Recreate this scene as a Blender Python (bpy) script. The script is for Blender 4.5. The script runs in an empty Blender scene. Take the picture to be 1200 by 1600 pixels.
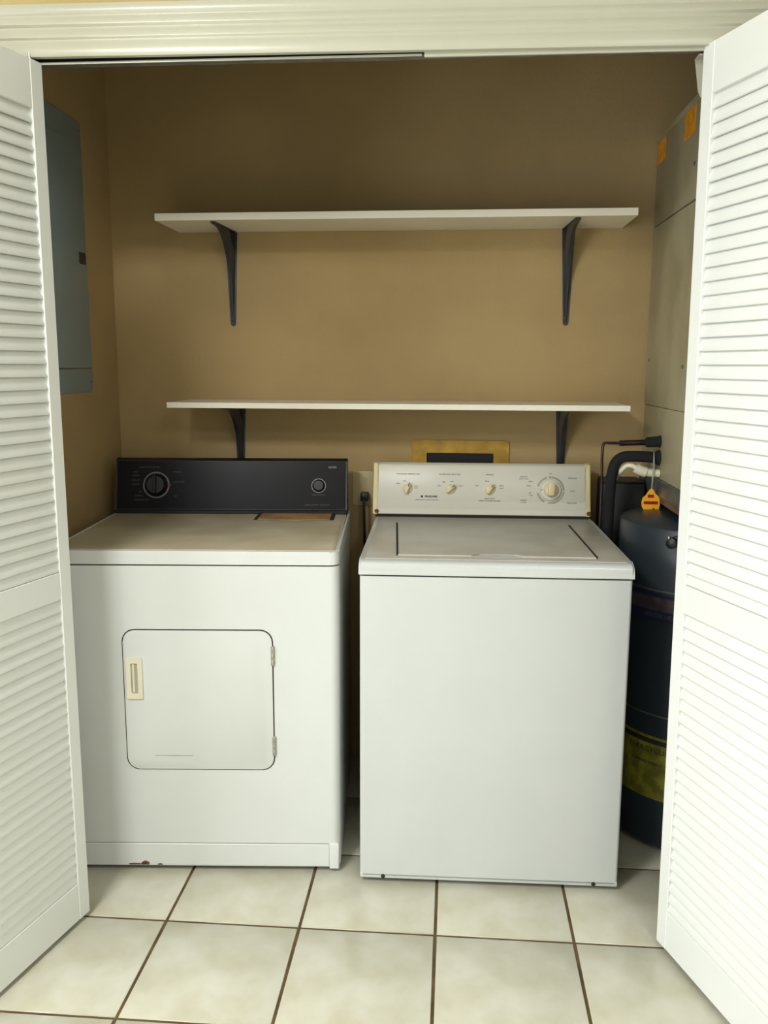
import bpy, bmesh, math, random
from mathutils import Vector, Matrix

random.seed(7)
SC = bpy.context.scene
COL = SC.collection

# ------------------------------------------------------------------ camera
YAW, PITCH, ROLL, FPX, CAM_Z = math.radians(4.557), math.radians(9.582), math.radians(-0.224), 1371.5, 1.37
cam_data = bpy.data.cameras.new('camera')
cam = bpy.data.objects.new('camera', cam_data)
COL.objects.link(cam)
_f = Vector((-math.sin(YAW) * math.cos(PITCH), math.cos(YAW) * math.cos(PITCH), -math.sin(PITCH)))
_r = Vector((math.cos(YAW), math.sin(YAW), 0))
_d = _f.cross(_r)
_r2 = _r * math.cos(ROLL) + _d * math.sin(ROLL)
_d2 = _d * math.cos(ROLL) - _r * math.sin(ROLL)
_m = Matrix((_r2, -_d2, -_f)).transposed().to_4x4()
_m.translation = Vector((0, 0, CAM_Z))
cam.matrix_world = _m
cam_data.sensor_fit = 'HORIZONTAL'
cam_data.sensor_width = 36
cam_data.lens = FPX / 1200 * 36
cam_data.clip_start = 0.02
SC.camera = cam

# ------------------------------------------------------------------ world and light
w = bpy.data.worlds.new('world')
SC.world = w
w.use_nodes = True
w.node_tree.nodes['Background'].inputs[0].default_value = (0.75, 0.85, 1.0, 1)
w.node_tree.nodes['Background'].inputs[1].default_value = 0.6


def area(name, loc, target, sx, sy, power, col):
    l = bpy.data.lights.new(name, 'AREA')
    l.shape = 'RECTANGLE'
    l.size, l.size_y, l.energy, l.color = sx, sy, power, col
    o = bpy.data.objects.new(name, l)
    COL.objects.link(o)
    o.location = loc
    o.rotation_euler = (Vector(target) - Vector(loc)).to_track_quat('-Z', 'Y').to_euler()
    return o


# daylight through the rear window and through the glazed door in the left wall of the room
area('rear_window_daylight', (-1.00, -2.28, 1.45), (-1.00, 0, 1.45), 1.5, 1.3, 6, (0.95, 0.99, 1.0))
area('ceiling_light', (-1.05, 0.35, 2.44), (-1.05, 0.4, 0.0), 0.5, 0.5, 60, (0.99, 0.99, 0.98))
area('fill_light_right', (0.95, -0.55, 2.44), (0.95, -0.5, 0.0), 0.4, 0.4, 24, (0.99, 0.99, 0.98))  # added fill to brighten the left door, no known lamp here
area('side_window_daylight', (-2.48, -0.50, 1.05), (0, 0.25, 1.0), 1.4, 1.9, 80, (0.93, 0.98, 1.0))
SC.view_settings.view_transform = 'Standard'
SC.view_settings.look = 'None'
SC.view_settings.gamma = 1
SC.view_settings.use_curve_mapping = False
SC.view_settings.exposure = -0.12


# ------------------------------------------------------------------ materials
def lin(c):
    return tuple(((v / 255) / 12.92 if v / 255 <= 0.04045 else ((v / 255 + 0.055) / 1.055) ** 2.4) for v in c)


def mat(name, rgb, rough=0.5, metal=0.0, var=0.06, scale=6.0, bump=0.0, bscale=60.0, coat=0.0, rgb2=None, lo=0.4, hi=0.6, spec=0.5):
    m = bpy.data.materials.new(name)
    m.use_nodes = True
    nt = m.node_tree
    b = nt.nodes['Principled BSDF']
    b.inputs['Roughness'].default_value = rough
    b.inputs['Metallic'].default_value = metal
    b.inputs['Coat Weight'].default_value = coat
    b.inputs['Specular IOR Level'].default_value = spec
    tc = nt.nodes.new('ShaderNodeTexCoord')
    n = nt.nodes.new('ShaderNodeTexNoise')
    n.inputs['Scale'].default_value = scale
    n.inputs['Detail'].default_value = 6
    nt.links.new(tc.outputs['Object'], n.inputs['Vector'])
    r = nt.nodes.new('ShaderNodeValToRGB')
    c = lin(rgb)
    c2 = lin(rgb2) if rgb2 else tuple(max(0, v * (1 - var)) for v in c)
    r.color_ramp.elements[0].position = lo
    r.color_ramp.elements[1].position = hi
    r.color_ramp.elements[0].color = (*c2, 1)
    r.color_ramp.elements[1].color = (*c, 1)
    nt.links.new(n.outputs['Fac'], r.inputs['Fac'])
    nt.links.new(r.outputs['Color'], b.inputs['Base Color'])
    if bump:
        n2 = nt.nodes.new('ShaderNodeTexNoise')
        n2.inputs['Scale'].default_value = bscale
        n2.inputs['Detail'].default_value = 4
        nt.links.new(tc.outputs['Object'], n2.inputs['Vector'])
        bp = nt.nodes.new('ShaderNodeBump')
        bp.inputs['Strength'].default_value = bump
        bp.inputs['Distance'].default_value = 0.002
        nt.links.new(n2.outputs['Fac'], bp.inputs['Height'])
        nt.links.new(bp.outputs['Normal'], b.inputs['Normal'])
    return m


M = dict(
    closet_wall=mat('closet_wall_paint', (172, 147, 102), 0.85, var=0.10, scale=3, bump=0.35, bscale=90),
    room_wall=mat('room_wall_paint', (188, 168, 112), 0.8, var=0.05, bump=0.2, bscale=80),
    room_wall2=mat('pale_room_wall_paint', (226, 222, 208), 0.8, var=0.03, bump=0.2, bscale=80),
    unseen_closet_ceiling=mat('bounce_cutting_ceiling_paint', (84, 72, 52), 0.9),  # unseen ceiling, coloured dark to cut bounced light on the upper closet
    ceiling=mat('ceiling_paint', (232, 232, 226), 0.9),
    grout=mat('grout', (98, 78, 48), 0.95, rgb2=(74, 58, 34), scale=14),
    tile=mat('glazed_floor_tile', (202, 200, 184), 0.28, rgb2=(186, 182, 160), scale=9, lo=0.35, hi=0.65, bump=0.08, bscale=18),
    trim=mat('gloss_white_trim_paint', (188, 186, 168), 0.28, var=0.03),
    door=mat('white_door_paint', (226, 228, 224), 0.55, var=0.02),
    enamel=mat('white_enamel', (194, 197, 194), 0.28, var=0.02, coat=0.15),
    enamel_dry=mat('white_dryer_enamel', (210, 213, 209), 0.28, var=0.02, coat=0.15),
    enamel_top=mat('shaded_white_enamel_top', (194, 191, 181), 0.34, rgb2=(184, 179, 166), scale=7),  # weaker light on the washer top is put into this colour
    dryer_top=mat('shaded_dryer_top_enamel', (188, 180, 156), 0.45, rgb2=(164, 152, 124), scale=6, lo=0.3, hi=0.7),  # coloured darker in place of the shade on the dryer top
    seam=mat('dark_seam_gap', (38, 32, 24), 0.9),
    fascia=mat('white_fascia_plastic', (206, 204, 190), 0.35, var=0.02),
    cream=mat('yellowed_cream_plastic', (214, 202, 152), 0.4, var=0.08, scale=20),
    knobpl=mat('yellowed_knob_plastic', (214, 200, 158), 0.35, var=0.04),
    black=mat('black_console_glass', (15, 12, 19), 0.3, spec=0.18, var=0.1),
    blackm=mat('black_plastic', (16, 15, 18), 0.45),
    silver=mat('silver_ring_print', (112, 108, 114), 0.35, metal=0.6),
    print_grey=mat('grey_printed_ink', (112, 108, 100), 0.6),
    print_lt=mat('pale_printed_ink', (84, 82, 88), 0.5),
    ink=mat('black_printed_ink', (40, 40, 42), 0.5),
    red=mat('red_printed_ink', (188, 30, 30), 0.5),
    darkred=mat('dark_red_ink', (120, 12, 16), 0.5),
    tagy=mat('orange_yellow_card', (244, 178, 34), 0.5),
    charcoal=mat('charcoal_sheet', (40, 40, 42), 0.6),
    steel=mat('galvanized_steel', (128, 132, 128), 0.4, metal=0.6, rgb2=(104, 108, 104), scale=12),
    chrome=mat('hinge_metal', (190, 188, 180), 0.3, metal=0.9),
    shelf=mat('white_melamine_shelf', (236, 230, 212), 0.4, var=0.03),
    bracket=mat('dark_grey_bracket_paint', (54, 58, 64), 0.35, metal=0.3, var=0.1),
    panelb=mat('blue_grey_enamelled_steel', (140, 156, 160), 0.4, metal=0.2, var=0.06),
    ahu=mat('cream_grey_sheet_metal', (172, 164, 134), 0.5, rgb2=(152, 144, 112), scale=4, metal=0.1),
    sticker=mat('orange_sticker', (232, 158, 24), 0.5, rgb2=(206, 128, 14), scale=40),
    copper=mat('tarnished_copper', (62, 42, 34), 0.4, metal=0.6, rgb2=(40, 30, 28), scale=30),
    foam=mat('black_foam_insulation', (17, 16, 20), 0.9, bump=0.5, bscale=120),
    pvc=mat('white_pvc', (226, 220, 196), 0.35, var=0.08, scale=20),
    brown=mat('brown_wood', (116, 88, 66), 0.7, rgb2=(88, 64, 46), scale=10),
    tank=mat('blue_grey_tank_enamel', (46, 54, 62), 0.35, metal=0.1, var=0.05),
    tankband=mat('navy_label_band', (34, 36, 66), 0.4),
    taglab=mat('mauve_label', (86, 74, 82), 0.5, rgb2=(66, 54, 62), scale=30),
    energy=mat('yellow_energy_label', (146, 142, 44), 0.5, rgb2=(110, 106, 34), scale=30),
    outlet=mat('ochre_outlet_box_frame', (186, 148, 44), 0.5, rgb2=(160, 124, 32), scale=18),
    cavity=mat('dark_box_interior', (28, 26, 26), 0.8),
    plate=mat('beige_outlet_plate', (190, 172, 130), 0.4),
    string=mat('pale_string', (170, 172, 160), 0.8),
    lint=mat('tan_lint_lid', (176, 142, 96), 0.5, rgb2=(150, 114, 72), scale=12),
    rust=mat('rust_stain', (104, 70, 40), 0.8, rgb2=(72, 46, 24), scale=60),
    slatwood=mat('white_slat_paint', (228, 230, 226), 0.55, var=0.02),
    scuff=mat('grey_scuff', (150, 148, 138), 0.6),
)


# ------------------------------------------------------------------ mesh helpers
def NB():
    return bmesh.new()


def box(bm, x0, x1, y0, y1, z0, z1, bev=0.0, seg=2, mt=None):
    r = bmesh.ops.create_cube(bm, size=1)
    vs = r['verts']
    for v in vs:
        v.co = Vector((x0 + (v.co.x + .5) * (x1 - x0), y0 + (v.co.y + .5) * (y1 - y0), z0 + (v.co.z + .5) * (z1 - z0)))
    if bev:
        es = list({e for v in vs for e in v.link_edges})
        r2 = bmesh.ops.bevel(bm, geom=es, offset=bev, segments=seg, profile=0.5, affect='EDGES')
        vs = list({v for f in r2['faces'] for v in f.verts} | {v for v in vs if v.is_valid})
    if mt is not None:
        bmesh.ops.transform(bm, matrix=mt, verts=vs)
    return vs


def rrect(w, h, r, n=6):
    """rounded rectangle outline in 2D, centred"""
    pts = []
    for cx, cy, a0 in ((w / 2 - r, h / 2 - r, 0), (-w / 2 + r, h / 2 - r, 90), (-w / 2 + r, -h / 2 + r, 180), (w / 2 - r, -h / 2 + r, 270)):
        for i in range(n + 1):
            a = math.radians(a0 + 90 * i / n)
            pts.append((cx + r * math.cos(a), cy + r * math.sin(a)))
    return pts


def prism(bm, pts, t0, t1, axis='y', off=(0, 0, 0), bev=0.0):
    """extrude a 2D outline; axis = extrusion axis; pts give the other two in order (x,z),(x,y) or (y,z)"""
    def P(a, b, t):
        if axis == 'y':
            v = (a, t, b)
        elif axis == 'z':
            v = (a, b, t)
        else:
            v = (t, a, b)
        return Vector(v) + Vector(off)
    A = [bm.verts.new(P(a, b, t0)) for a, b in pts]
    B = [bm.verts.new(P(a, b, t1)) for a, b in pts]
    n = len(pts)
    bm.faces.new(A)
    bm.faces.new(list(reversed(B)))
    for i in range(n):
        bm.faces.new((A[i], B[i], B[(i + 1) % n], A[(i + 1) % n]))
    vs = A + B
    if bev:
        es = [e for e in {e for v in B for e in v.link_edges} if e.verts[0] in B and e.verts[1] in B]
        bmesh.ops.bevel(bm, geom=es, offset=bev, segments=2, profile=0.5, affect='EDGES')
    return vs


def ring(bm, outer, inner, t0, t1, axis='y', off=(0, 0, 0)):
    def P(a, b, t):
        v = (a, t, b) if axis == 'y' else ((a, b, t) if axis == 'z' else (t, a, b))
        return Vector(v) + Vector(off)
    n = len(outer)
    V = [[bm.verts.new(P(a, b, t)) for a, b in L] for L, t in ((outer, t0), (inner, t0), (inner, t1), (outer, t1))]
    for k in range(4):
        A, B = V[k], V[(k + 1) % 4]
        for i in range(n):
            bm.faces.new((A[i], A[(i + 1) % n], B[(i + 1) % n], B[i]))


def circ(r, n=32):
    return [(r * math.cos(2 * math.pi * i / n), r * math.sin(2 * math.pi * i / n)) for i in range(n)]


def tube(bm, pts, r, n=12, cap=True):
    """tube along a smooth path; r number or list"""
    P = [Vector(p) for p in pts]
    R = r if isinstance(r, (list, tuple)) else [r] * len(P)
    rings = []
    up = None
    for i, p in enumerate(P):
        t = (P[min(i + 1, len(P) - 1)] - P[max(i - 1, 0)]).normalized()
        if up is None:
            up = t.orthogonal().normalized()
        up = (up - t * up.dot(t)).normalized()
        s = t.cross(up)
        rings.append([bm.verts.new(p + (up * math.cos(2 * math.pi * k / n) + s * math.sin(2 * math.pi * k / n)) * R[i]) for k in range(n)])
    for A, B in zip(rings, rings[1:]):
        for k in range(n):
            bm.faces.new((A[k], A[(k + 1) % n], B[(k + 1) % n], B[k]))
    if cap:
        bm.faces.new(list(reversed(rings[0])))
        bm.faces.new(rings[-1])


def spline(ctrl, n=8):
    P = [Vector(c) for c in ctrl]
    P = [P[0] * 2 - P[1]] + P + [P[-1] * 2 - P[-2]]
    out = []
    for i in range(1, len(P) - 2):
        a, b, c, d = P[i - 1:i + 3]
        for k in range(n):
            t = k / n
            out.append(0.5 * ((2 * b) + (c - a) * t + (2 * a - 5 * b + 4 * c - d) * t * t + (3 * b - a - 3 * c + d) * t ** 3))
    out.append(P[-2])
    return out


def lathe(bm, prof, n=40, off=(0, 0, 0), axis='z', a0=0.0, a1=360.0):
    """prof: (radius, height) list"""
    full = abs(a1 - a0) >= 360
    m = n if full else n + 1
    rings = []
    for r, h in prof:
        L = []
        for k in range(m):
            a = math.radians(a0 + (a1 - a0) * k / n)
            x, y = r * math.cos(a), r * math.sin(a)
            v = (x, y, h) if axis == 'z' else (x, -h, y)
            L.append(bm.verts.new(Vector(v) + Vector(off)))
        rings.append(L)
    for A, B in zip(rings, rings[1:]):
        for k in range(m if full else m - 1):
            bm.faces.new((A[k], A[(k + 1) % m], B[(k + 1) % m], B[k]))
    if full:
        bm.faces.new(list(reversed(rings[0])))
        bm.faces.new(rings[-1])
    return rings


def mesh_of(name, bm, m, smooth=35):
    bmesh.ops.remove_doubles(bm, verts=bm.verts, dist=1e-6)
    bmesh.ops.recalc_face_normals(bm, faces=bm.faces)
    me = bpy.data.meshes.new(name)
    for f in bm.faces:
        f.smooth = True
    bm.to_mesh(me)
    bm.free()
    me.set_sharp_from_angle(angle=math.radians(smooth))
    me.materials.append(m)
    return me


def obj(name, bm, m, parent=None, smooth=35, me=None):
    me = me or mesh_of(name, bm, m, smooth)
    o = bpy.data.objects.new(name, me)
    COL.objects.link(o)
    if parent is not None:
        o.parent = parent
    return o


def thing(name, label, cat, loc=(0, 0, 0), rz=0.0, group=None):
    o = bpy.data.objects.new(name, None)
    COL.objects.link(o)
    o.empty_display_size = 0.05
    o.location = loc
    o.rotation_euler = (0, 0, rz)
    o['label'] = label
    o['category'] = cat
    if group:
        o['group'] = group
    return o


def struct(name, bm=None, m=None, loc=(0, 0, 0), rz=0.0):
    if bm is None:
        o = bpy.data.objects.new(name, None)
        COL.objects.link(o)
        o.empty_display_size = 0.05
    else:
        o = obj(name, bm, m)
    o.location = loc
    o.rotation_euler = (0, 0, rz)
    o['kind'] = 'structure'
    return o


def text_mesh(s, size, m, name='lettering', bold=0.0):
    """flat printed lettering as a thin mesh, centred, lying in the XZ plane facing -Y"""
    cu = bpy.data.curves.new('t', 'FONT')
    cu.body = s
    cu.size = size
    cu.align_x = 'CENTER'
    cu.align_y = 'CENTER'
    cu.extrude = 0.0002
    cu.offset = bold
    cu.resolution_u = 2
    to = bpy.data.objects.new('t', cu)
    COL.objects.link(to)
    dg = bpy.context.evaluated_depsgraph_get()
    me = bpy.data.meshes.new_from_object(to.evaluated_get(dg))
    bpy.data.objects.remove(to)
    bpy.data.curves.remove(cu)
    bm = bmesh.new()
    bm.from_mesh(me)
    bpy.data.meshes.remove(me)
    bmesh.ops.rotate(bm, verts=bm.verts, cent=(0, 0, 0), matrix=Matrix.Rotation(math.radians(90), 3, 'X'))
    return bm


def merge(dst, src, mt=Matrix.Identity(4)):
    me = bpy.data.meshes.new('tmp')
    src.to_mesh(me)
    src.free()
    me.transform(mt)
    dst.from_mesh(me)
    bpy.data.meshes.remove(me)


T = Matrix.Translation
UNDER = lambda: None

# ------------------------------------------------------------------ structure
XL, XR, YB = -1.14, 1.36, 2.93            # closet side walls and back wall
YF = 1.94                                 # room face of the wall with the opening
JL, JR, HZ = -1.115, 0.815, 2.025         # jambs and head of the opening
RX0, RX1, RY0, CZ = -2.4, 2.2, -2.2, 2.46
CZC = 2.75                                # unseen closet ceiling


def wallbox(name, m, *b):
    bm = NB()
    box(bm, *b)
    return struct(name, bm, m)


bm = NB()
box(bm, RX0 - .1, RX1 + .1, RY0 - .1, YB + .1, -0.12, -0.0025)
floor = struct('floor', bm, M['grout'])
PX, PY, G = 0.3343, 0.333, 0.0078
gx0, gy0 = -0.360, 1.939                  # a grout crossing
tile_me = {}
for i in range(-6, 8):
    for j in range(-12, 4):
        x0, x1 = gx0 + i * PX + G / 2, gx0 + (i + 1) * PX - G / 2
        y0, y1 = gy0 + j * PY + G / 2, gy0 + (j + 1) * PY - G / 2
        x0, x1, y0, y1 = max(x0, RX0 + .002), min(x1, RX1 - .002), max(y0, RY0 + .002), min(y1, YB - .002)
        if x1 - x0 < .02 or y1 - y0 < .02:
            continue
        key = (round(x1 - x0, 4), round(y1 - y0, 4))
        if key not in tile_me:
            bm = NB()
            a, b = (x1 - x0) / 2, (y1 - y0) / 2
            top = [(-a + .0015, -b + .0015), (a - .0015, -b + .0015), (a - .0015, b - .0015), (-a + .0015, b - .0015)]
            low = [(-a, -b), (a, -b), (a, b), (-a, b)]
            Vt = [bm.verts.new((x, y, 0)) for x, y in top]
            Vm = [bm.verts.new((x, y, -.001)) for x, y in low]
            Vb = [bm.verts.new((x, y, -.006)) for x, y in low]
            bm.faces.new(Vt)
            for A, B in ((Vt, Vm), (Vm, Vb)):
                for k in range(4):
                    bm.faces.new((A[k], A[(k + 1) % 4], B[(k + 1) % 4], B[k]))
            tile_me[key] = mesh_of('tile', bm, M['tile'], 60)
        t = obj('tile', None, None, floor, me=tile_me[key])
        t.location = ((x0 + x1) / 2, (y0 + y1) / 2, 0)

wallbox('wall_back', M['closet_wall'], XL - .1, XR + .1, YB, YB + .1, -.05, CZC)
wallbox('wall_left', M['closet_wall'], XL - .1, XL, YF + .115, YB, -.05, CZC)
wallbox('wall_right', M['closet_wall'], XR, XR + .1, YF + .115, YB, -.05, CZC)
bm = NB()   # wall with the wide closet opening
box(bm, RX0 - .1, JL - .02, YF, YF + .115, -.05, CZC)
box(bm, JR + .02, RX1 + .1, YF, YF + .115, -.05, CZC)
box(bm, JL - .02, JR + .02, YF, YF + .115, HZ + .02, CZC)
struct('wall_front', bm, M['room_wall'])
bm = NB()
box(bm, RX0 - .1, RX0, RY0, -1.23, -.05, CZ)
box(bm, RX0 - .1, RX0, .23, YF, -.05, CZ)
box(bm, RX0 - .1, RX0, -1.23, .23, 2.05, CZ)
struct('wall_room_left', bm, M['room_wall2'])
wallbox('wall_room_right', M['room_wall2'], RX1, RX1 + .1, RY0, YF, -.05, CZ)
bm = NB()
box(bm, RX0 - .1, -1.8, RY0 - .1, RY0, -.05, CZ)
box(bm, -.2, RX1 + .1, RY0 - .1, RY0, -.05, CZ)
box(bm, -1.8, -.2, RY0 - .1, RY0, 2.15, CZ)
box(bm, -1.8, -.2, RY0 - .1, RY0, -.05, .75)
struct('wall_room_rear', bm, M['room_wall2'])
bm = NB()
box(bm, RX0 - .1, RX1 + .1, RY0 - .1, YF, CZ, CZ + .1)
struct('ceiling', bm, M['ceiling'])
wallbox('ceiling_closet_unseen', M['unseen_closet_ceiling'], XL - .1, XR + .1, YF + .115, YB + .1, CZC, CZC + .1)

# window frames where the daylight comes in
def frame(name, cx, cy, w, h, z0, along):
    root = struct(name)
    for a, b, c, d in ((-w / 2, -w / 2 + .05, 0, h), (w / 2 - .05, w / 2, 0, h), (-w / 2, w / 2, 0, .05), (-w / 2, w / 2, h - .05, h), (-.02, .02, 0, h)):
        bm = NB()
        if along == 'x':
            box(bm, cx + a, cx + b, cy - .07, cy - .03, z0 + c, z0 + d, .003, 1)
        else:
            box(bm, cx - .07, cx - .03, cy + a, cy + b, z0 + c, z0 + d, .003, 1)
        obj('window_frame', bm, M['trim'], root)


frame('window_1', -1.0, RY0, 1.6, 1.4, .75, 'x')
frame('window_2', RX0, -.50, 1.46, 2.05, 0, 'y')

# jamb lining of the opening
bm = NB(); box(bm, JL - .02, JL, YF, YF + .115, 0, HZ, .001, 1); struct('trim_1', bm, M['trim'])
bm = NB(); box(bm, JR, JR + .02, YF, YF + .115, 0, HZ, .001, 1); struct('trim_2', bm, M['trim'])
bm = NB(); box(bm, JL - .02, JR + .02, YF + .001, YF + .115, HZ, HZ + .02, .001, 1); struct('trim_3', bm, M['trim'])

# moulded casing: fluted profile, (depth towards the room, height over the lower edge)
CW = 0.104
prof = [(0, 0), (.013, 0), (.0150, .003), (.0155, .026), (.0135, .030), (.0135, .033), (.0165, .037), (.0165, .050), (.0140, .054),
        (.0140, .057), (.0180, .062), (.0185, .074), (.0160, .078), (.0160, .081), (.0195, .086), (.0200, .096), (.018, .102), (.010, CW), (0, CW)]


def casing_head():
    bm = NB()
    A, B = [], []
    for d, h in prof:
        zl, zr = 2.0085 + h, 1.9985 + h
        A.append(bm.verts.new((JL - h, YF - d, zl)))
        B.append(bm.verts.new((JR + h, YF - d, zr)))
    bm.faces.new(A); bm.faces.new(list(reversed(B)))
    for i in range(len(A)):
        bm.faces.new((A[i], B[i], B[(i + 1) % len(A)], A[(i + 1) % len(A)]))
    return bm


def casing_leg(sx, x, zt):
    bm = NB()
    A, B = [], []
    for d, h in prof:
        A.append(bm.verts.new((x + sx * h, YF - d, .001)))
        B.append(bm.verts.new((x + sx * h, YF - d, zt + h)))
    bm.faces.new(A); bm.faces.new(list(reversed(B)))
    for i in range(len(A)):
        bm.faces.new((A[i], B[i], B[(i + 1) % len(A)], A[(i + 1) % len(A)]))
    return bm


struct('trim_4', casing_head(), M['trim'])
struct('trim_5', casing_leg(-1, JL, 2.0085), M['trim'])
struct('trim_6', casing_leg(1, JR, 1.9985), M['trim'])
# filler strip that hides the right half of the track
bm = NB(); box(bm, -.075, JR, YF + .001, YF + .008, 1.9945, 2.024, .001, 1); struct('trim_7', bm, M['trim'])

# sliding track of the folding doors
t = thing('door_track', 'thin metal track under the white head casing, open to view on the left half', 'track', (0, YF + .010, 2.0))
bm = NB()
prism(bm, [(0, .0), (.026, .0), (.026, .024), (.0, .024), (.0, .021), (.023, .021), (.023, .003), (.0, .003)], JL + .005, JR - .005, 'x')
obj('channel', bm, M['steel'], t)
bm = NB(); box(bm, JL + .005, -.08, -.002, 0, -.0015, .0035, .0005, 1)
obj('lip', bm, M['trim'], t)
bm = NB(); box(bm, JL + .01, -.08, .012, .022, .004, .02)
obj('channel_shadow_liner', bm, M['cavity'], t).name = 'dark_shade_liner'  # dark strip standing in for the shade inside the open channel

# ------------------------------------------------------------------ folding louvred doors
LW, LT = 0.447, 0.028
PITCHZ = 0.0282
_slat = {}


def slat_mesh(sgn):
    """one louvre blade; front lower edge proud, rear upper edge hidden behind the blade above"""
    if sgn in _slat:
        return _slat[sgn]
    bm = NB()
    x0, x1 = .032, LW - .032
    sec = [(.0018, -.0155), (.0085, -.0166), (.0198, .0165), (.0131, .0175)]   # (depth, z)
    A = [bm.verts.new((x0, sgn * d, z)) for d, z in sec]
    B = [bm.verts.new((x1, sgn * d, z)) for d, z in sec]
    bm.faces.new(A); bm.faces.new(list(reversed(B)))
    for i in range(4):
        bm.faces.new((A[i], B[i], B[(i + 1) % 4], A[(i + 1) % 4]))
    es = [e for e in bm.edges if abs(e.verts[0].co.x - e.verts[1].co.x) > .1]
    bmesh.ops.bevel(bm, geom=es, offset=.0012, segments=1, affect='EDGES')
    _slat[sgn] = mesh_of('slat', bm, M['slatwood'], 50)
    return _slat[sgn]


def make_leaf(root, origin, d, sgn, z0=.012, z1=2.0):
    """leaf as a part of the folding door; local x along the width, visible face at local y=0"""
    leaf = bpy.data.objects.new('door_leaf', None)
    COL.objects.link(leaf)
    leaf.empty_display_size = .05
    leaf.parent = root
    leaf.location = (origin[0], origin[1], 0)
    leaf.rotation_euler = (0, 0, math.atan2(d[1], d[0]))
    ys = sorted((0, sgn * LT))
    for a, b in ((0, .037), (LW - .037, LW)):
        bm = NB(); box(bm, a, b, ys[0], ys[1], z0, z1, .0012, 1)
        obj('stile', bm, M['door'], leaf)
    yr = sorted((sgn * .0012, sgn * (LT - .0012)))
    for a, b in ((z0, .108), (.828, .892), (1.902, z1)):
        bm = NB(); box(bm, .0365, LW - .0365, yr[0], yr[1], a, b, .0012, 1)
        obj('rail', bm, M['door'], leaf)
    me = slat_mesh(sgn)
    for za, zb in ((.108, .828), (.892, 1.902)):
        n = int(round((zb - za) / PITCHZ))
        p = (zb - za) / n
        for k in range(n):
            s = obj('slat', None, None, leaf, me=me)
            s.location = (0, 0, za + (k + .5) * p)
            if k in (0,):
                s.location.z += .003
            s.rotation_euler = (random.uniform(-.035, .035), 0, 0)
    return leaf


def folding_door(name, origin, d, side, lean):
    """side=+1: door at the right jamb, -1: at the left jamb"""
    root = struct(name)
    root.rotation_euler = (0, lean, 0)
    d = Vector((d[0], d[1])).normalized()
    sgn = 1 if side > 0 else -1
    make_leaf(root, origin, d, sgn)
    perp = Vector((-d.y, d.x)) * sgn                     # from visible face towards the back
    fold = Vector(origin) + d * LW + perp * (LT * 2 + .003)
    d2 = Vector((d.x, -d.y))
    # second leaf runs back to the jamb: its origin is the fold corner
    make_leaf(root, (fold.x, fold.y), d2, -sgn)
    # butt hinges along the fold
    hp = Vector(origin) + d * (LW - .001) + perp * (LT + .0015)
    for z in (.25, 1.0, 1.78):
        bm = NB()
        lathe(bm, [(.004, -.035), (.005, -.033), (.005, .033), (.004, .035)], 10, (hp.x + d.x * .006, hp.y + d.y * .006, z))
        obj('hinge', bm, M['chrome'], root)
    # pivot bracket on top by the leading edge
    bp = Vector(origin) + d * .02 + perp * (LT / 2)
    bm = NB()
    lathe(bm, [(.006, 1.998), (.006, 2.004), (.0035, 2.005), (.0035, 2.016)], 12, (bp.x, bp.y, 0))
    obj('guide_pin', bm, M['chrome'], root)
    return root


dl = folding_door('door_1', (-.892, 1.943), (-.24, -.97), -1, 0)
dl['label'] = 'white louvred folding door folded open at the left side of the closet'
dr = folding_door('door_2', (.5015, 1.945), (.325, -.946), 1, -.007)
dr['label'] = 'white louvred folding door folded open at the right, brightly lit'
# the white corner bracket near the head at the right
t = thing('door_aligner', 'small cream pivot bracket under the head at the top of right folding door', 'bracket', (.494, 1.985, 1.93))
bm = NB()
prism(bm, [(-.012, .062), (.010, .062), (.012, .0), (.004, -.012), (-.002, .0)], 0, .004, 'y')
box(bm, -.012, .02, -.03, .004, .060, .063)
obj('plate', bm, M['trim'], t)

# ------------------------------------------------------------------ dryer
DR = math.radians(4.2)
dry = thing('clothes_dryer', 'white front loading clothes dryer with black control console, left of the washer', 'dryer', (-.985, 2.135, 0), DR)
W, D, XD = .697, .655, -.056              # left side lies at local x = XD, behind the folding door
bm = NB()
pts = []
rc = .024
for cx, cy, a0 in ((W - rc, rc, 270), (W - .004, D - .004, 0), (XD + .004, D - .004, 90), (XD + rc, rc, 180)):
    r = rc if cy == rc else .004
    for i in range(7):
        a = math.radians(a0 + 15 * i)
        pts.append((cx + r * math.cos(a), cy + r * math.sin(a)))
prism(bm, pts, .016, .8545, 'z')
obj('body', bm, M['enamel_dry'], dry)
bm = NB(); box(bm, XD + .012, W - .012, .010, D - .01, .853, .861)
obj('seam', bm, M['seam'], dry)
bm = NB()
prism(bm, [(a, b) for a, b in pts], .8585, .894, 'z', bev=.008)
obj('front_lip', bm, M['enamel_dry'], dry)
bm = NB()
prism(bm, rrect(W - XD - .022, D - .022, .016), .8935, .8955, 'z', off=((W + XD) / 2, D / 2 + .002, 0), bev=.001)
obj('top_panel', bm, M['dryer_top'], dry)
# toe panel
bm = NB(); box(bm, XD + .022, W - .030, -.0016, .004, .018, .0815, .0015, 1)
obj('toe_panel', bm, M['enamel_dry'], dry)
bm = NB(); box(bm, XD + .022, W - .030, -.0004, .003, .0815, .084)
obj('toe_seam', bm, M['scuff'], dry)
bm = NB(); box(bm, W - .030, W - .003, -.004, .01, .010, .086, .004, 3)
obj('corner_trim', bm, M['enamel_dry'], dry)
bm = NB(); box(bm, XD + .03, W - .03, .03, D - .03, 0, .02)
obj('base', bm, M['blackm'], dry)
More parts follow.
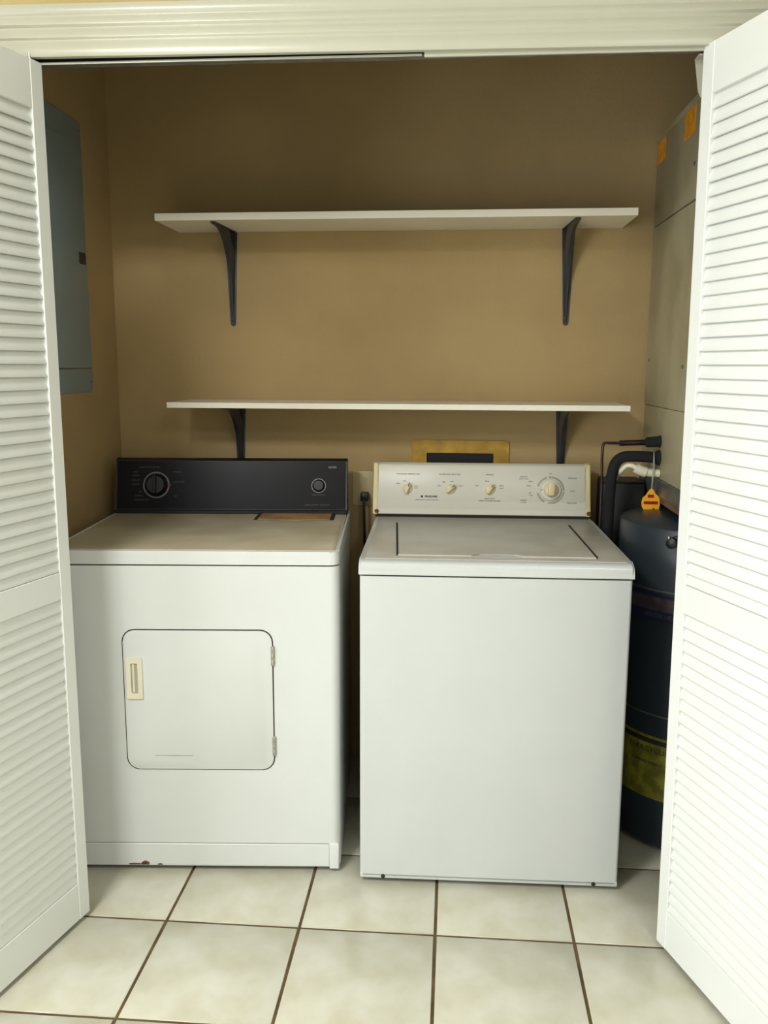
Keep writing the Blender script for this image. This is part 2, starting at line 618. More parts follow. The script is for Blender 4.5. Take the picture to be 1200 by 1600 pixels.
# rust marks at the toe
for cx, w_, h_ in ((.165, .010, .012), (.137, .016, .005), (.205, .006, .004)):
    bm = NB()
    prism(bm, [(cx + w_ * math.cos(k) * (1 + .3 * math.sin(3 * k)), .019 + abs(h_ * math.sin(k))) for k in [i * math.pi / 6 for i in range(7)]], -.0022, -.0015, 'y')
    obj('rust_spot', bm, M['rust'], dry)
# door
DX0, DX1, DZ0, DZ1 = .128, .524, .296, .686
dw, dh, dcx, dcz = DX1 - DX0, DZ1 - DZ0, (DX0 + DX1) / 2, (DZ0 + DZ1) / 2
bm = NB()
prism(bm, rrect(dw, dh, .034), -.0008, .002, 'y', off=(dcx, 0, dcz))
obj('door_gasket', bm, M['seam'], dry)
dd = NB()
prism(dd, rrect(dw - .006, dh - .006, .031), .002, -.0035, 'y', off=(dcx, 0, dcz), bev=.0015)
ddo = obj('door', dd, M['enamel_dry'], dry)
bm = NB()
o_, i_ = rrect(.042, .112, .003, 2), rrect(.018, .082, .002, 2)
ring(bm, o_, i_, -.0035, -.0085, 'y', off=(DX0 + .031, 0, .553))
ho = obj('handle', bm, M['pvc'], ddo)
bm = NB(); box(bm, DX0 + .0215, DX0 + .0405, -.0045, -.0035, .5115, .5945)
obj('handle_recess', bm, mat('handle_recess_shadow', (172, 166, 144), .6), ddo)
bm = NB(); box(bm, DX0 + .026, DX0 + .031, -.0075, -.004, .514, .592, .001, 1)
obj('pull', bm, M['pvc'], ddo)
bm = NB(); box(bm, .205, .305, -.0038, -.0034, .3365, .3378); box(bm, .24, .27, -.0039, -.0034, .3362, .338)
obj('scuff_mark', bm, M['scuff'], ddo)
for z in (.615, .365):
    bm = NB()
    box(bm, DX1 - .006, DX1 + .0035, -.005, .001, z - .027, z + .027, .001, 1)
    for k in (-.018, 0, .018):
        lathe(bm, [(.003, -.007), (.0035, -.006), (.0035, .006), (.003, .007)], 10, (DX1 - .001, -.0055, z + k))
    obj('hinge', bm, M['chrome'], ddo)
# lint screen lid in the top
bm = NB(); box(bm, .408, .655, .452, .556, .8952, .8960)
obj('lint_slot', bm, M['seam'], dry)
bm = NB(); box(bm, .420, .643, .452, .556, .8955, .8985, .001, 1)
box(bm, .49, .56, .447, .453, .8955, .8978)
obj('lint_lid', bm, M['lint'], dry)
# console: black glass front leaning back
CX0, CX1 = -.054, .690
bm = NB()
sec = [(.560, .8955), (.652, .8955), (.660, 1.0), (.652, 1.064), (.622, 1.068), (.606, 1.060), (.572, .915)]
prism(bm, sec, CX0, CX1, 'x')
con = obj('console', bm, M['blackm'], dry)
lean = math.atan2(.606 - .572, 1.060 - .915)
CF = T((0, .572, .915)) @ Matrix.Rotation(-lean, 4, 'X')   # console-face frame, local z up along the face
HF = math.hypot(.034, .145)
bm = NB(); box(bm, CX0 + .006, CX1 - .006, -.003, .001, -.006, HF - .002, .001, 1)
bmesh.ops.transform(bm, matrix=CF, verts=bm.verts)
obj('glass_fascia', bm, M['black'], con)
bm = NB(); box(bm, CX0, CX1, .556, .574, .8957, .908, .002, 1)
obj('lower_lip', bm, M['blackm'], con)


def on_face(bm, FR, x, z, y=-.0034):
    bmesh.ops.transform(bm, matrix=FR @ T((x, y, z)), verts=bm.verts)
    return bm


def dial(parent, FR, x, z, r, h, mats, ringr=None, ringm=None):
    bm = NB()
    lathe(bm, [(r, 0), (r * .98, h * .5), (r * .8, h), (r * .3, h * 1.02)], 32, axis='y')
    k = obj('knob', on_face(bm, FR, x, z), mats, parent)
    if ringr:
        bm = NB()
        ring(bm, circ(ringr, 40), circ(ringr * .9, 40), 0, -.0012, 'y')
        obj('dial_ring', on_face(bm, FR, x, z), ringm, parent)
    return k


kx, kz = .078, .070
k = dial(con, CF, kx, kz, .034, .016, M['blackm'], .0425, M['silver'])
bm = NB(); box(bm, -.004, .004, -.030, -.012, -.030, .030, .002, 1)
obj('grip', on_face(bm, CF, kx, kz), M['blackm'], k)
bm = NB(); box(bm, .0395, .047, -.0016, 0, -.004, .004)
obj('red_marker', on_face(bm, CF, kx, kz), M['darkred'], con)
k = dial(con, CF, .599, kz, .019, .012, M['blackm'], .0232, M['silver'])


def letter(parent, FR, s, x, z, size, m, y=-.0034, bold=0.0):
    bm = text_mesh(s, size, m, bold=bold)
    return obj('lettering', on_face(bm, FR, x, z, y), m, parent, smooth=10)


letter(con, CF, 'HEAVY DUTY DRYER', .055, .127, .0068, M['print_lt'])
for s, x, z in (('HEAVY', .0, .112), ('NORMAL', .0, .100), ('MORE DRY', .0, .085), ('LESS DRY', -.0, .072), ('AIR', .015, .048), ('DAMP DRY', .012, .035), ('PERMANENT PRESS', .02, .022)):
    letter(con, CF, s, x + .012, z, .0058, M['print_lt'])
for s, x, z in (('TIMED DRY', .145, .112), ('COOL DOWN', .15, .080), ('OFF', .14, .034)):
    letter(con, CF, s, x, z, .0058, M['print_lt'])
letter(con, CF, 'ROPER', .643, .129, .0085, M['silver'], bold=.0002)
letter(con, CF, 'PUSH TO START', .599, .040, .0058, M['print_lt'])
letter(con, CF, 'LARGE CAPACITY · HEAVY DUTY', .595, .008, .0055, M['print_lt'])

# ------------------------------------------------------------------ washer
WR = math.radians(1.1)
wsh = thing('washing_machine', 'white top loading washing machine with white console and four dials', 'washing machine', (-.232, 2.143, 0), WR)
W, D = .680, .66
bm = NB()
pts = []
rc = .008
for cx, cy, a0 in ((W - rc, rc, 270), (W - rc, D - rc, 0), (rc, D - rc, 90), (rc, rc, 180)):
    for i in range(4):
        a = math.radians(a0 + 30 * i)
        pts.append((cx + rc * math.cos(a), cy + rc * math.sin(a)))
prism(bm, pts, .022, .8425, 'z')
obj('body', bm, M['enamel'], wsh)
bm = NB(); box(bm, .008, W - .008, .006, D - .006, .840, .8455)
obj('seam', bm, M['seam'], wsh)
# kick strip with its two screws, feet
bm = NB(); box(bm, .0, W, .0, .03, .0135, .030, .004, 2)
obj('toe_flange', bm, M['enamel'], wsh)
bm = NB(); box(bm, .03, W - .03, .02, D - .03, .008, .03)
obj('base', bm, M['blackm'], wsh)
for x in (.062, .617):
    bm = NB(); lathe(bm, [(.0055, 0), (.0055, .002), (.003, .004)], 12, (x, .0005, .021), axis='y')
    obj('screw', bm, M['seam'], wsh)
for x in (.05, W - .05):
    for y in (.06, D - .06):
        bm = NB(); lathe(bm, [(.02, 0), (.02, .006), (.009, .008), (.009, .025)], 16, (x, y, 0))
        obj('foot', bm, M['blackm'], wsh)
# top deck: overhanging front with rounded edge and slightly dished surface
bm = NB()
ov = .0035
sec = [(-ov, .8475), (-ov, .870), (-ov + .003, .877), (-ov + .010, .8815), (.030, .8835), (.055, .882), (D - .06, .884), (D - .0, .886), (D - .0, .846), (.0, .846)]
prism(bm, sec, -ov + .001, W + ov - .001, 'x')
es = [e for e in bm.edges if abs(e.verts[0].co.x - e.verts[1].co.x) < 1e-6 and min(e.verts[0].co.z, e.verts[1].co.z) > .868]
bmesh.ops.bevel(bm, geom=es, offset=.006, segments=3, affect='EDGES')
obj('front_lip', bm, M['enamel'], wsh)
bm = NB()
prism(bm, [(.012, .024), (W - .012, .024), (W - .008, D - .04), (.008, D - .04)], .8815, .8846, 'z', bev=.0012)
obj('top_panel', bm, M['enamel_top'], wsh)
# lid with finger notch in the front edge
LX0, LX1, LY0, LY1 = .088, .597, .055, .512
bm = NB()
lo = [(LX0 + .006, LY0), (LX0 + .195, LY0), (LX0 + .215, LY0 + .022), (LX0 + .305, LY0 + .022), (LX0 + .325, LY0), (LX1, LY0), (LX1 - .005, LY1), (LX0 - .016, LY1)]
prism(bm, lo, .8848, .8885, 'z', bev=.0015)
lid = obj('lid', bm, M['enamel_top'], wsh)
for xa, xb in ((LX0 + .002, LX0 - .020), (LX1 - .001, LX1 - .006)):
    bm = NB()
    prism(bm, [(xa, LY0 + .002), (xa + .0052, LY0 + .002), (xb + .0052, LY1 - .006), (xb, LY1 - .006)], .8846, .8894, 'z')
    obj('lid_gap', bm, M['seam'], wsh)
bm = NB(); prism(bm, [(LX0 + .19, LY0 - .002), (LX0 + .33, LY0 - .002), (LX0 + .305, LY0 + .024), (LX0 + .215, LY0 + .024)], .8850, .8858, 'z')
obj('finger_notch', bm, M['enamel'], wsh)
# console
CX0, CX1 = -.013, .679
yb, zb, yt, zt = .632, .8905, .672, 1.052
bm = NB()
sec = [(yb + .004, zb - .004), (D + .066, zb - .004), (D + .070, 1.0), (D + .050, 1.050), (yt + .016, zt + .003), (yt + .004, zt - .002), (yb + .002, zb + .03)]
prism(bm, sec, CX0 + .014, CX1 - .014, 'x')
con = obj('console', bm, M['fascia'], wsh)
lean = math.atan2(yt - yb, zt - zb)
CF = T((0, yb, zb)) @ Matrix.Rotation(-lean, 4, 'X')
HF = math.hypot(yt - yb, zt - zb)
bm = NB(); box(bm, CX0 + .016, CX1 - .016, -.004, .002, .040, HF - .004, .002, 2)
obj('fascia_panel', on_face(bm, CF, 0, 0, 0), M['fascia'], con)
bm = NB(); box(bm, CX0 + .016, CX1 - .016, -.0028, .004, .004, .0385, .001, 1)
obj('lower_fascia', on_face(bm, CF, 0, 0, 0), M['fascia'], con)
bm = NB(); box(bm, CX0 + .008, CX1 - .008, yb - .0015, yb + .01, .8850, .8935)
obj('console_gap', bm, M['seam'], con)
for x in (CX0, CX1 - .016):
    bm = NB()
    prism(bm, [(yb - .005, zb + .003), (D + .074, zb + .003), (D + .076, 1.0), (D + .056, 1.054), (yt + .016, zt + .007), (yt - .002, zt + .001)], x, x + .016, 'x')
    bmesh.ops.bevel(bm, geom=list(bm.edges), offset=.0025, segments=2, affect='EDGES')
    obj('end_cap', bm, M['cream'], con)
    bm = NB(); lathe(bm, [(.0075, 0), (.0075, .0015), (.004, .003)], 12, axis='y')
    obj('rust_spot', on_face(bm, CF, x + (.010 if x > .3 else .012), .012, -.0035), M['rust'], con)
# three small selector knobs, yellowed
FY = -.0042
for x, ang in ((.098, 20), (.236, 48), (.362, 32)):
    bm = NB()
    lathe(bm, [(.0150, 0), (.0140, .004), (.0125, .005)], 28, axis='y')
    k = obj('knob', on_face(bm, CF, x, .086, FY), M['knobpl'], con)
    bm = NB()
    prism(bm, rrect(.010, .036, .004, 4), -.004, -.017, 'y', bev=.002)
    bmesh.ops.rotate(bm, verts=bm.verts, cent=(0, 0, 0), matrix=Matrix.Rotation(math.radians(ang), 3, 'Y'))
    obj('grip', on_face(bm, CF, x, .086, FY), M['knobpl'], k)
    bm = NB()
    box(bm, -.0012, .0012, -.0185, -.0165, .006, .016)
    bmesh.ops.rotate(bm, verts=bm.verts, cent=(0, 0, 0), matrix=Matrix.Rotation(math.radians(ang), 3, 'Y'))
    obj('pointer', on_face(bm, CF, x, .086, FY), M['rust'], k)
# big timer dial
bx, bz = .553, .086
bm = NB()
lathe(bm, [(.0345, 0), (.034, .004), (.0315, .0065), (.026, .007)], 44, axis='y')
k = obj('timer_dial', on_face(bm, CF, bx, bz, FY), M['fascia'], con)
bm = NB()
lathe(bm, [(.0225, .006), (.0215, .016), (.019, .018)], 36, axis='y')
obj('knob', on_face(bm, CF, bx, bz, FY), M['knobpl'], k)
bm = NB()
prism(bm, rrect(.020, .042, .006, 4), -.016, -.034, 'y', bev=.003)
bmesh.ops.rotate(bm, verts=bm.verts, cent=(0, 0, 0), matrix=Matrix.Rotation(math.radians(4), 3, 'Y'))
obj('grip', on_face(bm, CF, bx, bz, FY), M['knobpl'], k)
bm = NB(); box(bm, -.0335, -.0245, -.0078, -.007, -.0008, .0008)
obj('index_line', on_face(bm, CF, bx, bz, FY), M['ink'], k)
bm = NB()   # printed minute scale around the dial
for a0, a1 in ((108, 160), (195, 240), (262, 312), (318, 352), (2, 95)):
    n = int((a1 - a0) / 5)
    for i in range(n + 1):
        a = math.radians(a0 + (a1 - a0) * i / max(1, n))
        r0, r1 = .0385, .0445
        c, s_ = math.cos(a), math.sin(a)
        tx, tz = -s_ * .0010, c * .0010
        vs = [bm.verts.new((c * r0 + tx, 0, s_ * r0 + tz)), bm.verts.new((c * r0 - tx, 0, s_ * r0 - tz)),
              bm.verts.new((c * r1 - tx, 0, s_ * r1 - tz)), bm.verts.new((c * r1 + tx, 0, s_ * r1 + tz))]
        bm.faces.new(vs)
obj('minute_scale', on_face(bm, CF, bx, bz, FY - .0002), M['print_grey'], con, smooth=10)
for s, x, z, sz in (('WASH/RINSE TEMPERATURE', .098, .133, .0060), ('WATER LEVEL SELECTOR', .232, .133, .0060), ('OPTIONS', .360, .133, .0060),
                    ('SMALL', .068, .102, .0048), ('MED', .088, .110, .0048), ('COLD', .125, .094, .0045), ('COLD', .125, .088, .0045),
                    ('LOW', .198, .096, .0048), ('MED', .214, .108, .0048), ('HIGH', .240, .110, .0048), ('RESET', .268, .096, .0045),
                    ('OFF', .320, .098, .0050), ('RINSE', .352, .112, .0050), ('EXTRA', .398, .098, .0048), ('RINSE', .398, .090, .0048),
                    ('HEAVY DUTY LARGE CAPACITY', .160, .050, .0052), ('DIRECT DRIVE', .360, .056, .0052), ('FABRIC SOFTENER DISPENSER', .360, .049, .0052),
                    ('DELICATE', .468, .128, .0052), ('KNIT CYCLE', .468, .121, .0052), ('RINSE', .490, .113, .0048), ('WASH', .484, .099, .0048),
                    ('OFF', .488, .076, .0048), ('SPIN', .492, .068, .0048), ('NORMAL', .468, .053, .0052), ('CYCLE', .468, .046, .0052),
                    ('REGULAR', .622, .125, .0062), ('HEAVY', .622, .084, .0055), ('PERM PRESS', .620, .045, .0060), ('OFF', .553, .139, .0048)):
    letter(con, CF, s, x, z, sz, M['print_grey'], FY, bold=.00012)
letter(con, CF, 'FRIGIDAIRE', .173, .061, .0080, M['ink'], FY, bold=.00035)
bm = NB(); box(bm, -.0035, .0035, -.0003, 0, -.0035, .0035)
obj('logo_square', on_face(bm, CF, .144, .061, FY), M['ink'], con)

# ------------------------------------------------------------------ shelves with pressed steel brackets
def bracket_part(root, x, z, drop, reach, ybk, wall_top_w=.041, wall_low_w=.017):
    """z: underside of the shelf"""
    bm = NB()
    tt = .003
    # wall leg (tapered plate with rounded foot), arm under the shelf
    a, b = wall_top_w / 2, wall_low_w / 2
    foot = [(x + b * math.cos(math.radians(t_)), z - drop + b + b * math.sin(math.radians(t_))) for t_ in range(180, 361, 30)]
    prism(bm, [(x - a, z)] + foot + [(x + a, z)], ybk - tt, ybk, 'y')
    tip = [(x + b * math.cos(math.radians(t_)), ybk - reach + b + b * math.sin(math.radians(t_))) for t_ in range(180, 361, 30)]
    prism(bm, [(x - a, ybk)] + tip + [(x + a, ybk)], z - tt, z, 'z')
    br = obj('bracket', bm, M['bracket'], root)
    # raised hollow rib: curved web from arm tip to foot
    N = 16
    outer = []
    for i in range(N + 1):
        t_ = i / N
        # quadratic curve hugging the corner
        p0, p1, p2 = (reach - .012, .0050), (.006, .006), (.0050, drop - .012)
        u = (1 - t_) ** 2 * p0[0] + 2 * t_ * (1 - t_) * p1[0] + t_ * t_ * p2[0]
        v = (1 - t_) ** 2 * p0[1] + 2 * t_ * (1 - t_) * p1[1] + t_ * t_ * p2[1]
        outer.append((u, v, a * .62 - (a * .62 - b * .55) * abs(2 * t_ - 1) ** 1.2))
    bm = NB()
    rows = []
    for u, v, w_ in outer:
        k = .45
        iu, iv = (u * .0 + min(u, .002) if v > u else u), (min(v, .002) if u >= v else v)
        rows.append([bm.verts.new((x - w_, ybk - iu, z - iv)), bm.verts.new((x - w_ * k, ybk - u, z - v)),
                     bm.verts.new((x + w_ * k, ybk - u, z - v)), bm.verts.new((x + w_, ybk - iu, z - iv))])
    for A, B in zip(rows, rows[1:]):
        for q in range(3):
            bm.faces.new((A[q], A[q + 1], B[q + 1], B[q]))
        bm.faces.new((A[3], A[0], B[0], B[3]))
    bm.faces.new(rows[0]); bm.faces.new(list(reversed(rows[-1])))
    obj('rib', bm, M['bracket'], br)
    for zz in (z - .035, z - drop + .022):
        bm = NB()
        lathe(bm, [(.0045, 0), (.004, .0015), (.002, .0022)], 10, (x + (.0125 if zz > z - .1 else 0), ybk - (.003 if zz > z - .1 else .0075), zz), axis='y')
        obj('screw', bm, M['bracket'], br)


def shelf(label, x0, x1, y0, zb, zt, bl, br, drop, tilt):
    root = thing('wall_shelf', label, 'shelf', (0, 0, 0), 0, 'white wall shelves above the appliances')
    bm = NB(); box(bm, x0, x1, y0, YB - .001, zb, zt, .0008, 1)
    obj('board', bm, M['shelf'], root)
    for x in (bl, br):
        bracket_part(root, x, zb - .0003, drop, .228, YB - .0005)
    c = Vector(((x0 + x1) / 2, 0, zb))
    root.matrix_world = T(c) @ Matrix.Rotation(tilt, 4, 'Y') @ T(-c)


shelf('upper white shelf board on two dark metal brackets', -.909, .517, 2.683, 1.793, 1.8145, -.738, .350, .300, -.0022)
shelf('lower white shelf board on two dark metal brackets, just above the appliances', -.893, .523, 2.683, 1.2325, 1.2495, -.722, .351, .300, 0)

# ------------------------------------------------------------------ electrical panel on the left wall
ep = thing('electrical_panel', 'blue-grey breaker panel on the left closet wall behind the folding door', 'electrical panel', (XL, 2.52, 1.28))
bm = NB()
prism(bm, rrect(.372, .800, .012, 3), .0, .006, 'x', off=(0, 0, .400), bev=.003)
obj('cover', bm, M['panelb'], ep)
bm = NB()
prism(bm, rrect(.300, .655, .010, 3), .006, .0115, 'x', off=(0, .022, .402), bev=.002)
pd = obj('door', bm, M['panelb'], ep)
bm = NB()
prism(bm, rrect(.044, .034, .003, 2), .0115, .0135, 'x', off=(0, .137, .400))
lt = obj('latch', bm, M['ink'], pd)
bm = NB(); box(bm, .0058, .0075, -.132, .176, .0705, .0745)
obj('door_gap', bm, M['steel'], ep)
for y, z in ((-.168, .03), (-.168, .77), (.170, .03), (.170, .77)):
    bm = NB(); lathe(bm, [(.005, 0), (.004, .002)], 10)
    bmesh.ops.transform(bm, matrix=T((.006, y, z)) @ Matrix.Rotation(math.radians(90), 4, 'Y'), verts=bm.verts)
    obj('screw', bm, M['steel'], ep)

# ------------------------------------------------------------------ washer outlet box and power outlet on the back wall
ob = thing('outlet_box', 'ochre framed recessed washer outlet box on the wall above the washer', 'outlet box', (.020, YB, .995))
bm = NB()
ring(bm, rrect(.322, .250, .008, 3), rrect(.222, .166, .004, 3), 0, -.007, 'y')
obj('frame', bm, M['outlet'], ob)
bm = NB()
prism(bm, rrect(.226, .170, .004, 3), -.0005, -.0015, 'y')
obj('cavity', bm, M['cavity'], ob)
for x, mm in ((-.05, 'red'), (.05, 'tankband')):
    bm = NB()
    lathe(bm, [(.010, -.045), (.010, .010)], 16, (x, -.014, -.02))
    lathe(bm, [(.016, .010), (.016, .020)], 8, (x, -.014, -.02))
    obj('valve', bm, M['steel'], ob)
ol = thing('power_outlet', 'beige power outlet on the back wall in the gap between dryer and washer', 'power outlet', (-.305, YB, .955))
bm = NB(); prism(bm, rrect(.072, .116, .006, 3), 0, -.005, 'y', bev=.002)
obj('plate', bm, M['plate'], ol)
for z in (.025, -.025):
    bm = NB(); prism(bm, rrect(.030, .030, .010, 4), -.005, -.0065, 'y', off=(0, 0, z))
    obj('socket', bm, M['plate'], ol)
pc = thing('appliance_cable', 'black plug and cord hanging from outlet behind the washer', 'cord', (-.297, YB - .0072, .930))
bm = NB(); box(bm, -.013, .013, -.034, 0, -.014, .014, .004, 2)
obj('plug', bm, M['blackm'], pc)
bm = NB()
tube(bm, spline([(0, -.030, 0), (.0, -.045, -.03), (.004, -.045, -.2), (.01, -.045, -.5), (.03, -.045, -.80), (.06, -.047, -.922)]), .0045, 8)
obj('cable', bm, M['blackm'], pc)

# ------------------------------------------------------------------ air handler on its stand
AX0, AX1, AY0, AY1 = .610, 1.18, 2.15, 2.915
ah = thing('air_handler', 'tall cream-grey metal air handler cabinet standing on a raised stand in the right corner', 'air handler', (AX0, AY0, 1.035))
aw, ad = AX1 - AX0, AY1 - AY0
bm = NB(); box(bm, 0, aw, 0, ad, .2105, 1.020, .003, 2)
obj('upper_cabinet', bm, M['ahu'], ah)
bm = NB(); box(bm, .0012, aw - .001, .001, ad - .001, .0, .2095, .002, 2)
obj('lower_cabinet', bm, M['ahu'], ah)
bm = NB(); box(bm, .001, aw - .001, .001, ad - .001, .745, .7485)
box(bm, -.003, .0, .03, ad - .03, .754, .757)
obj('panel_seam', bm, M['steel'], ah)
bm = NB(); box(bm, -.0035, .001, 0.0, .02, .76, 1.0, .001, 1); box(bm, -.0035, .001, 0.0, ad, 1.006, 1.0215, .001, 1)
obj('edge_flange', bm, M['ahu'], ah)
for y, z, w_, h_, tl in ((.372, .968, .105, .066, 0), (.700, .972, .095, .062, 0)):
    bm = NB()
    prism(bm, [(-w_ / 2, -h_ / 2), (w_ / 2, -h_ / 2 - .004), (w_ / 2 + .004, h_ / 2), (-w_ / 2, h_ / 2 + .003)], -.0012, .0, 'x', off=(0, y, z))
    obj('sticker', bm, M['sticker'], ah)
for y, z in ((.30, .85), (.72, .35), (.30, .33)):
    bm = NB(); lathe(bm, [(.005, 0), (.005, .002), (.003, .004)], 8)
    bmesh.ops.transform(bm, matrix=T((0, y, z)) @ Matrix.Rotation(math.radians(-90), 4, 'Y'), verts=bm.verts)
    obj('screw', bm, M['steel'], ah)

st = thing('equipment_stand', 'galvanized metal stand with brown underside carrying the air handler above the water heater', 'stand', (AX0, AY0, 0))
bm = NB(); box(bm, -.004, aw, 0, ad, .985, 1.0345, .002, 1)
obj('top_frame', bm, M['steel'], st)
bm = NB(); box(bm, .0, aw - .002, .004, ad - .004, .967, .9845)
obj('under_board', bm, M['brown'], st)
for x, y in ((.01, ad - .045), (aw - .05, ad - .045), (aw - .05, .01)):
    bm = NB(); box(bm, x, x + .035, y, y + .035, 0, .9665, .002, 1)
    obj('leg', bm, M['steel'], st)
bm = NB(); box(bm, aw - .047, aw - .018, .046, ad - .046, .45, .48, .002, 1)
obj('brace', bm, M['steel'], st)

# pipes leaving the left face of the air handler
cp = thing('copper_pipe', 'thin tarnished copper refrigerant pipe, topmost leaving the air handler and turning down', 'pipe', (AX0, 2.665, 1.14))
bm = NB()
tube(bm, spline([(-.0005, 0, .004), (-.030, .0, .003), (-.07, -.002, 0), (-.140, -.002, -.0005), (-.160, .0, -.001), (-.166, .001, -.010), (-.167, .002, -.05), (-.164, .006, -.14), (-.163, .012, -.4), (-.163, .012, -.8), (-.163, .012, -1.136)], 8), .0042, 10)
obj('tube', bm, M['copper'], cp)
bm = NB()
tube(bm, [(-.112, -.002, -.0005), (-.104, -.002, 0), (-.030, 0, .003), (-.002, 0, .0045)], [.006, .0085, .0085, .009], 12)
obj('sleeve', bm, M['copper'], cp)
bm = NB()
tube(bm, [(-.044, 0, .003), (-.038, 0, .003), (-.004, 0, .005), (-.0008, 0, .005)], [.010, .0155, .0165, .019], 14)
obj('seal', bm, M['foam'], cp)
bm = NB(); tube(bm, [(-.118, -.002, -.0005), (-.106, -.002, -.0005)], .0085, 12)
obj('joint', bm, M['copper'], cp)

ip = thing('insulated_pipe', 'thick black foam insulated pipe bending down beside the washer', 'pipe', (AX0, 2.665, 1.097))
bm = NB()
tube(bm, spline([(-.0008, 0, -.001), (-.03, 0, .002), (-.075, .002, .003), (-.103, .004, .0005), (-.122, .010, -.014), (-.132, .013, -.045), (-.138, .012, -.12), (-.140, .012, -.4), (-.138, .012, -.7), (-.138, .012, -1.094)], 8), .0165, 16)
obj('foam_sleeve', bm, M['foam'], ip)
bm = NB(); tube(bm, [(-.012, 0, 0), (-.006, 0, 0), (-.0008, 0, 0)], [.018, .022, .0245], 16)
obj('seal', bm, M['foam'], ip)

dp = thing('drain_pipe', 'white plastic condensate drain pipe with elbow below the black insulated pipe', 'pipe', (AX0, 2.650, 1.052))
bm = NB()
tube(bm, spline([(-.0008, 0, 0), (-.02, 0, .001), (-.046, 0, .004)], 4), [.0125] * 9, 16)
tube(bm, spline([(-.040, 0, .003), (-.058, .0, .009), (-.070, .001, .016)], 4), [.0155] * 9, 16)
obj('elbow', bm, M['pvc'], dp)
bm = NB()
tube(bm, spline([(-.062, 0, .013), (-.080, .002, .021), (-.094, .010, .020), (-.106, .022, .006), (-.118, .048, -.02), (-.128, .062, -.06), (-.140, .07, -.2), (-.148, .07, -.6), (-.148, .07, -1.050)], 8), .0075, 12)
obj('tube', bm, M['pvc'], dp)

dk = thing('added_dark_box', 'charcoal box added to stand in for the dark area behind the pipes, right of the washer', 'stand-in box', (.535, YB - .070, 0))  # added box that fills the dark area behind the pipes, no known duct
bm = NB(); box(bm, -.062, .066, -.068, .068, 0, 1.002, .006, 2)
obj('added_box_body', bm, M['charcoal'], dk)
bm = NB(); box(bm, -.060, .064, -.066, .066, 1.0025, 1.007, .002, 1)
obj('added_box_top', bm, M['charcoal'], dk)

# hanging warning tag
tg = thing('hanging_tag', 'orange-yellow scalloped tag with red print hanging on a string from the pipe', 'tag', (.585, 2.630, 0.9735))
bm = NB()
prof2 = [(0, .037), (.007, .030), (.012, .020), (.020, .014), (.0245, .006), (.0265, -.004), (.0262, -.016), (.0245, -.026), (.019, -.030), (.013, -.0275),
         (.0085, -.022), (.004, -.0285), (-.003, -.0325), (-.0095, -.029), (-.015, -.0315), (-.021, -.028), (-.026, -.018), (-.0272, -.005), (-.0245, .007), (-.017, .014), (-.0125, .021), (-.006, .031)]
prism(bm, prof2, 0, .0012, 'y')
card = obj('card', bm, M['tagy'], tg)
bm = NB(); prism(bm, rrect(.0185, .0098, .001, 2), 0, -.0004, 'y', off=(-.001, 0, .0125))
obj('red_bar', bm, M['red'], card)
bm = NB(); prism(bm, rrect(.0410, .0098, .001, 2), 0, -.0004, 'y', off=(0, 0, -.0075))
obj('red_bar', bm, M['red'], card)
I4 = Matrix.Identity(4)
letter(card, I4, 'PURE', -.001, .0125, .0075, M['darkred'], -.0005, .0002)
letter(card, I4, 'HANDMADE', 0, -.0075, .0075, M['darkred'], -.0005, .0002)
bm = NB()
tube(bm, spline([(0, .0006, .035), (.001, .002, .07), (.003, .006, .1), (.004, .012, .142)], 4), .0011, 6)
tube(bm, spline([(.0005, .0006, .035), (.004, .002, .07), (.006, .006, .1), (.004, .012, .142)], 4), .0009, 6)
obj('string', bm, M['string'], tg)

# ------------------------------------------------------------------ water heater
WHX, WHY, R0 = .728, 2.558, .240
wh = thing('water_heater', 'blue-grey cylindrical water heater with yellow energy label, right of the washer', 'water heater', (WHX, WHY, 0))
bm = NB()
lathe(bm, [(R0 - .01, .012), (R0, .02), (R0, .925), (R0 - .004, .932), (R0 - .03, .944), (.05, .952)], 72)
obj('tank', bm, M['tank'], wh)
bm = NB(); lathe(bm, [(R0 - .03, 0), (R0 - .02, .016)], 48)
obj('base', bm, M['blackm'], wh)


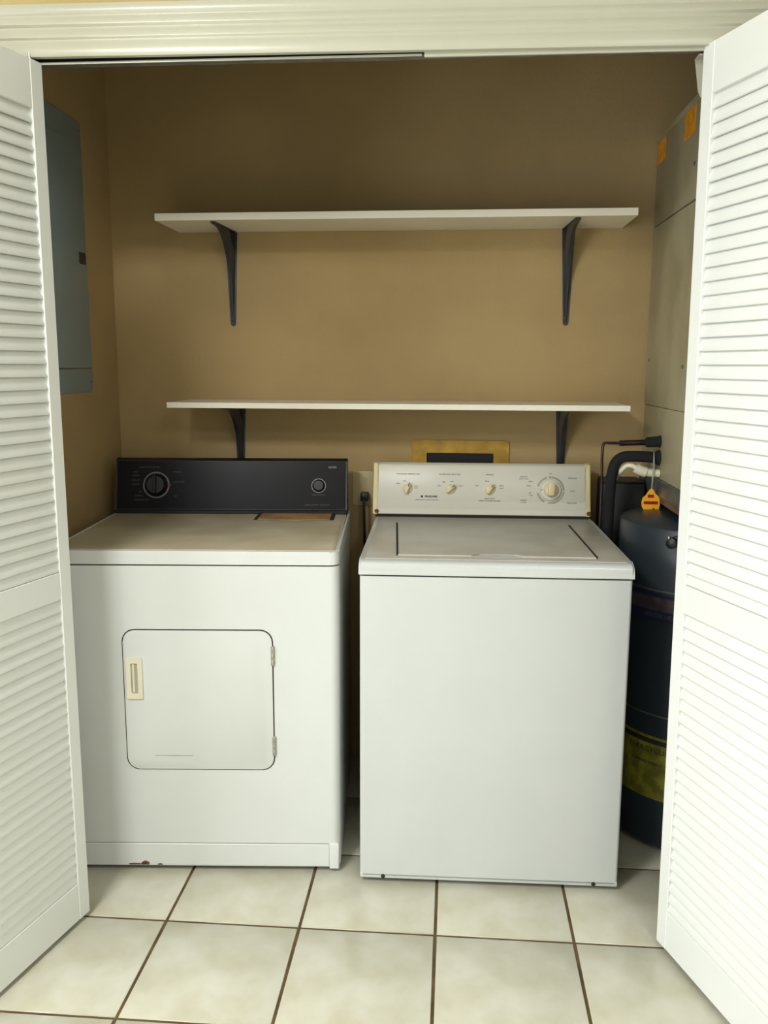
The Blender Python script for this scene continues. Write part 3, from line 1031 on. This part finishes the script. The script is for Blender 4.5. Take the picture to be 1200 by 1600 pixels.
def band(name, z0, z1, m, a0, a1, dr=.0012, parent=wh):
    bm = NB()
    n = 40
    rows = []
    for k in range(n + 1):
        a = math.radians(a0 + (a1 - a0) * k / n)
        rows.append([bm.verts.new((r * math.cos(a), r * math.sin(a), z)) for r, z in ((R0 + .0002, z0), (R0 + dr, z0), (R0 + dr, z1), (R0 + .0002, z1))])
    for A, B in zip(rows, rows[1:]):
        for q in range(4):
            bm.faces.new((A[q], A[(q + 1) % 4], B[(q + 1) % 4], B[q]))
    bm.faces.new(rows[0]); bm.faces.new(list(reversed(rows[-1])))
    return obj(name, bm, m, parent)


band('jacket_seam', .758, .763, M['steel'], 0, 359.9, .002)
wl = band('warning_label', .676, .752, M['taglab'], 195, 262)
band('label_header', .742, .752, M['tankband'], 195, 262, .0018, wl)
band('label_footer', .676, .705, M['tankband'], 195, 262, .0018, wl)
band('jacket_seam', .402, .407, M['steel'], 0, 359.9, .002)
el = band('energy_label', .157, .342, M['energy'], 195, 268)
band('label_header', .320, .334, M['ink'], 195, 268, .0018, el)


def curved_text(s, size, z, a_mid, m, parent):
    bm = text_mesh(s, size, m)
    for v in bm.verts:
        a = math.radians(a_mid) + v.co.x / R0
        r = R0 + .0022 + (-v.co.y)
        v.co = Vector((r * math.cos(a), r * math.sin(a), z + v.co.z))
    return obj('lettering', bm, m, parent, smooth=10)


curved_text('WATER HEATER', .017, .6905, 232, M['print_lt'], wl)
curved_text('ENERGYGUIDE', .022, .300, 228, M['ink'], el)
curved_text('COMPARE ENERGY USE', .012, .262, 228, M['ink'], el)
curved_text('CAUTION', .012, .728, 212, M['print_lt'], wl)
# relief valve near the top of the tank
a = math.radians(237)
vx, vy = math.cos(a), math.sin(a)
bm = NB()
FR = Matrix(((-vy, vx, 0, 0), (vx, vy, 0, 0), (0, 0, 1, 0), (0, 0, 0, 1)))
lathe(bm, [(.015, 0), (.015, .010), (.010, .013), (.010, .030), (.0145, .031), (.0145, .042), (.008, .045)], 20, axis='y')
bmesh.ops.transform(bm, matrix=T((vx * R0, vy * R0, .905)) @ Matrix.Rotation(math.atan2(vy, vx) + math.pi / 2, 4, 'Z'), verts=bm.verts)
vo = obj('relief_valve', bm, M['blackm'], wh)
bm = NB()
lathe(bm, [(.0025, 0), (.0045, .002), (.0045, .008)], 12)
bmesh.ops.transform(bm, matrix=T((vx * (R0 + .03) - .012, vy * (R0 + .03) - .01, .917)), verts=bm.verts)
obj('valve_tip', bm, M['chrome'], vo)
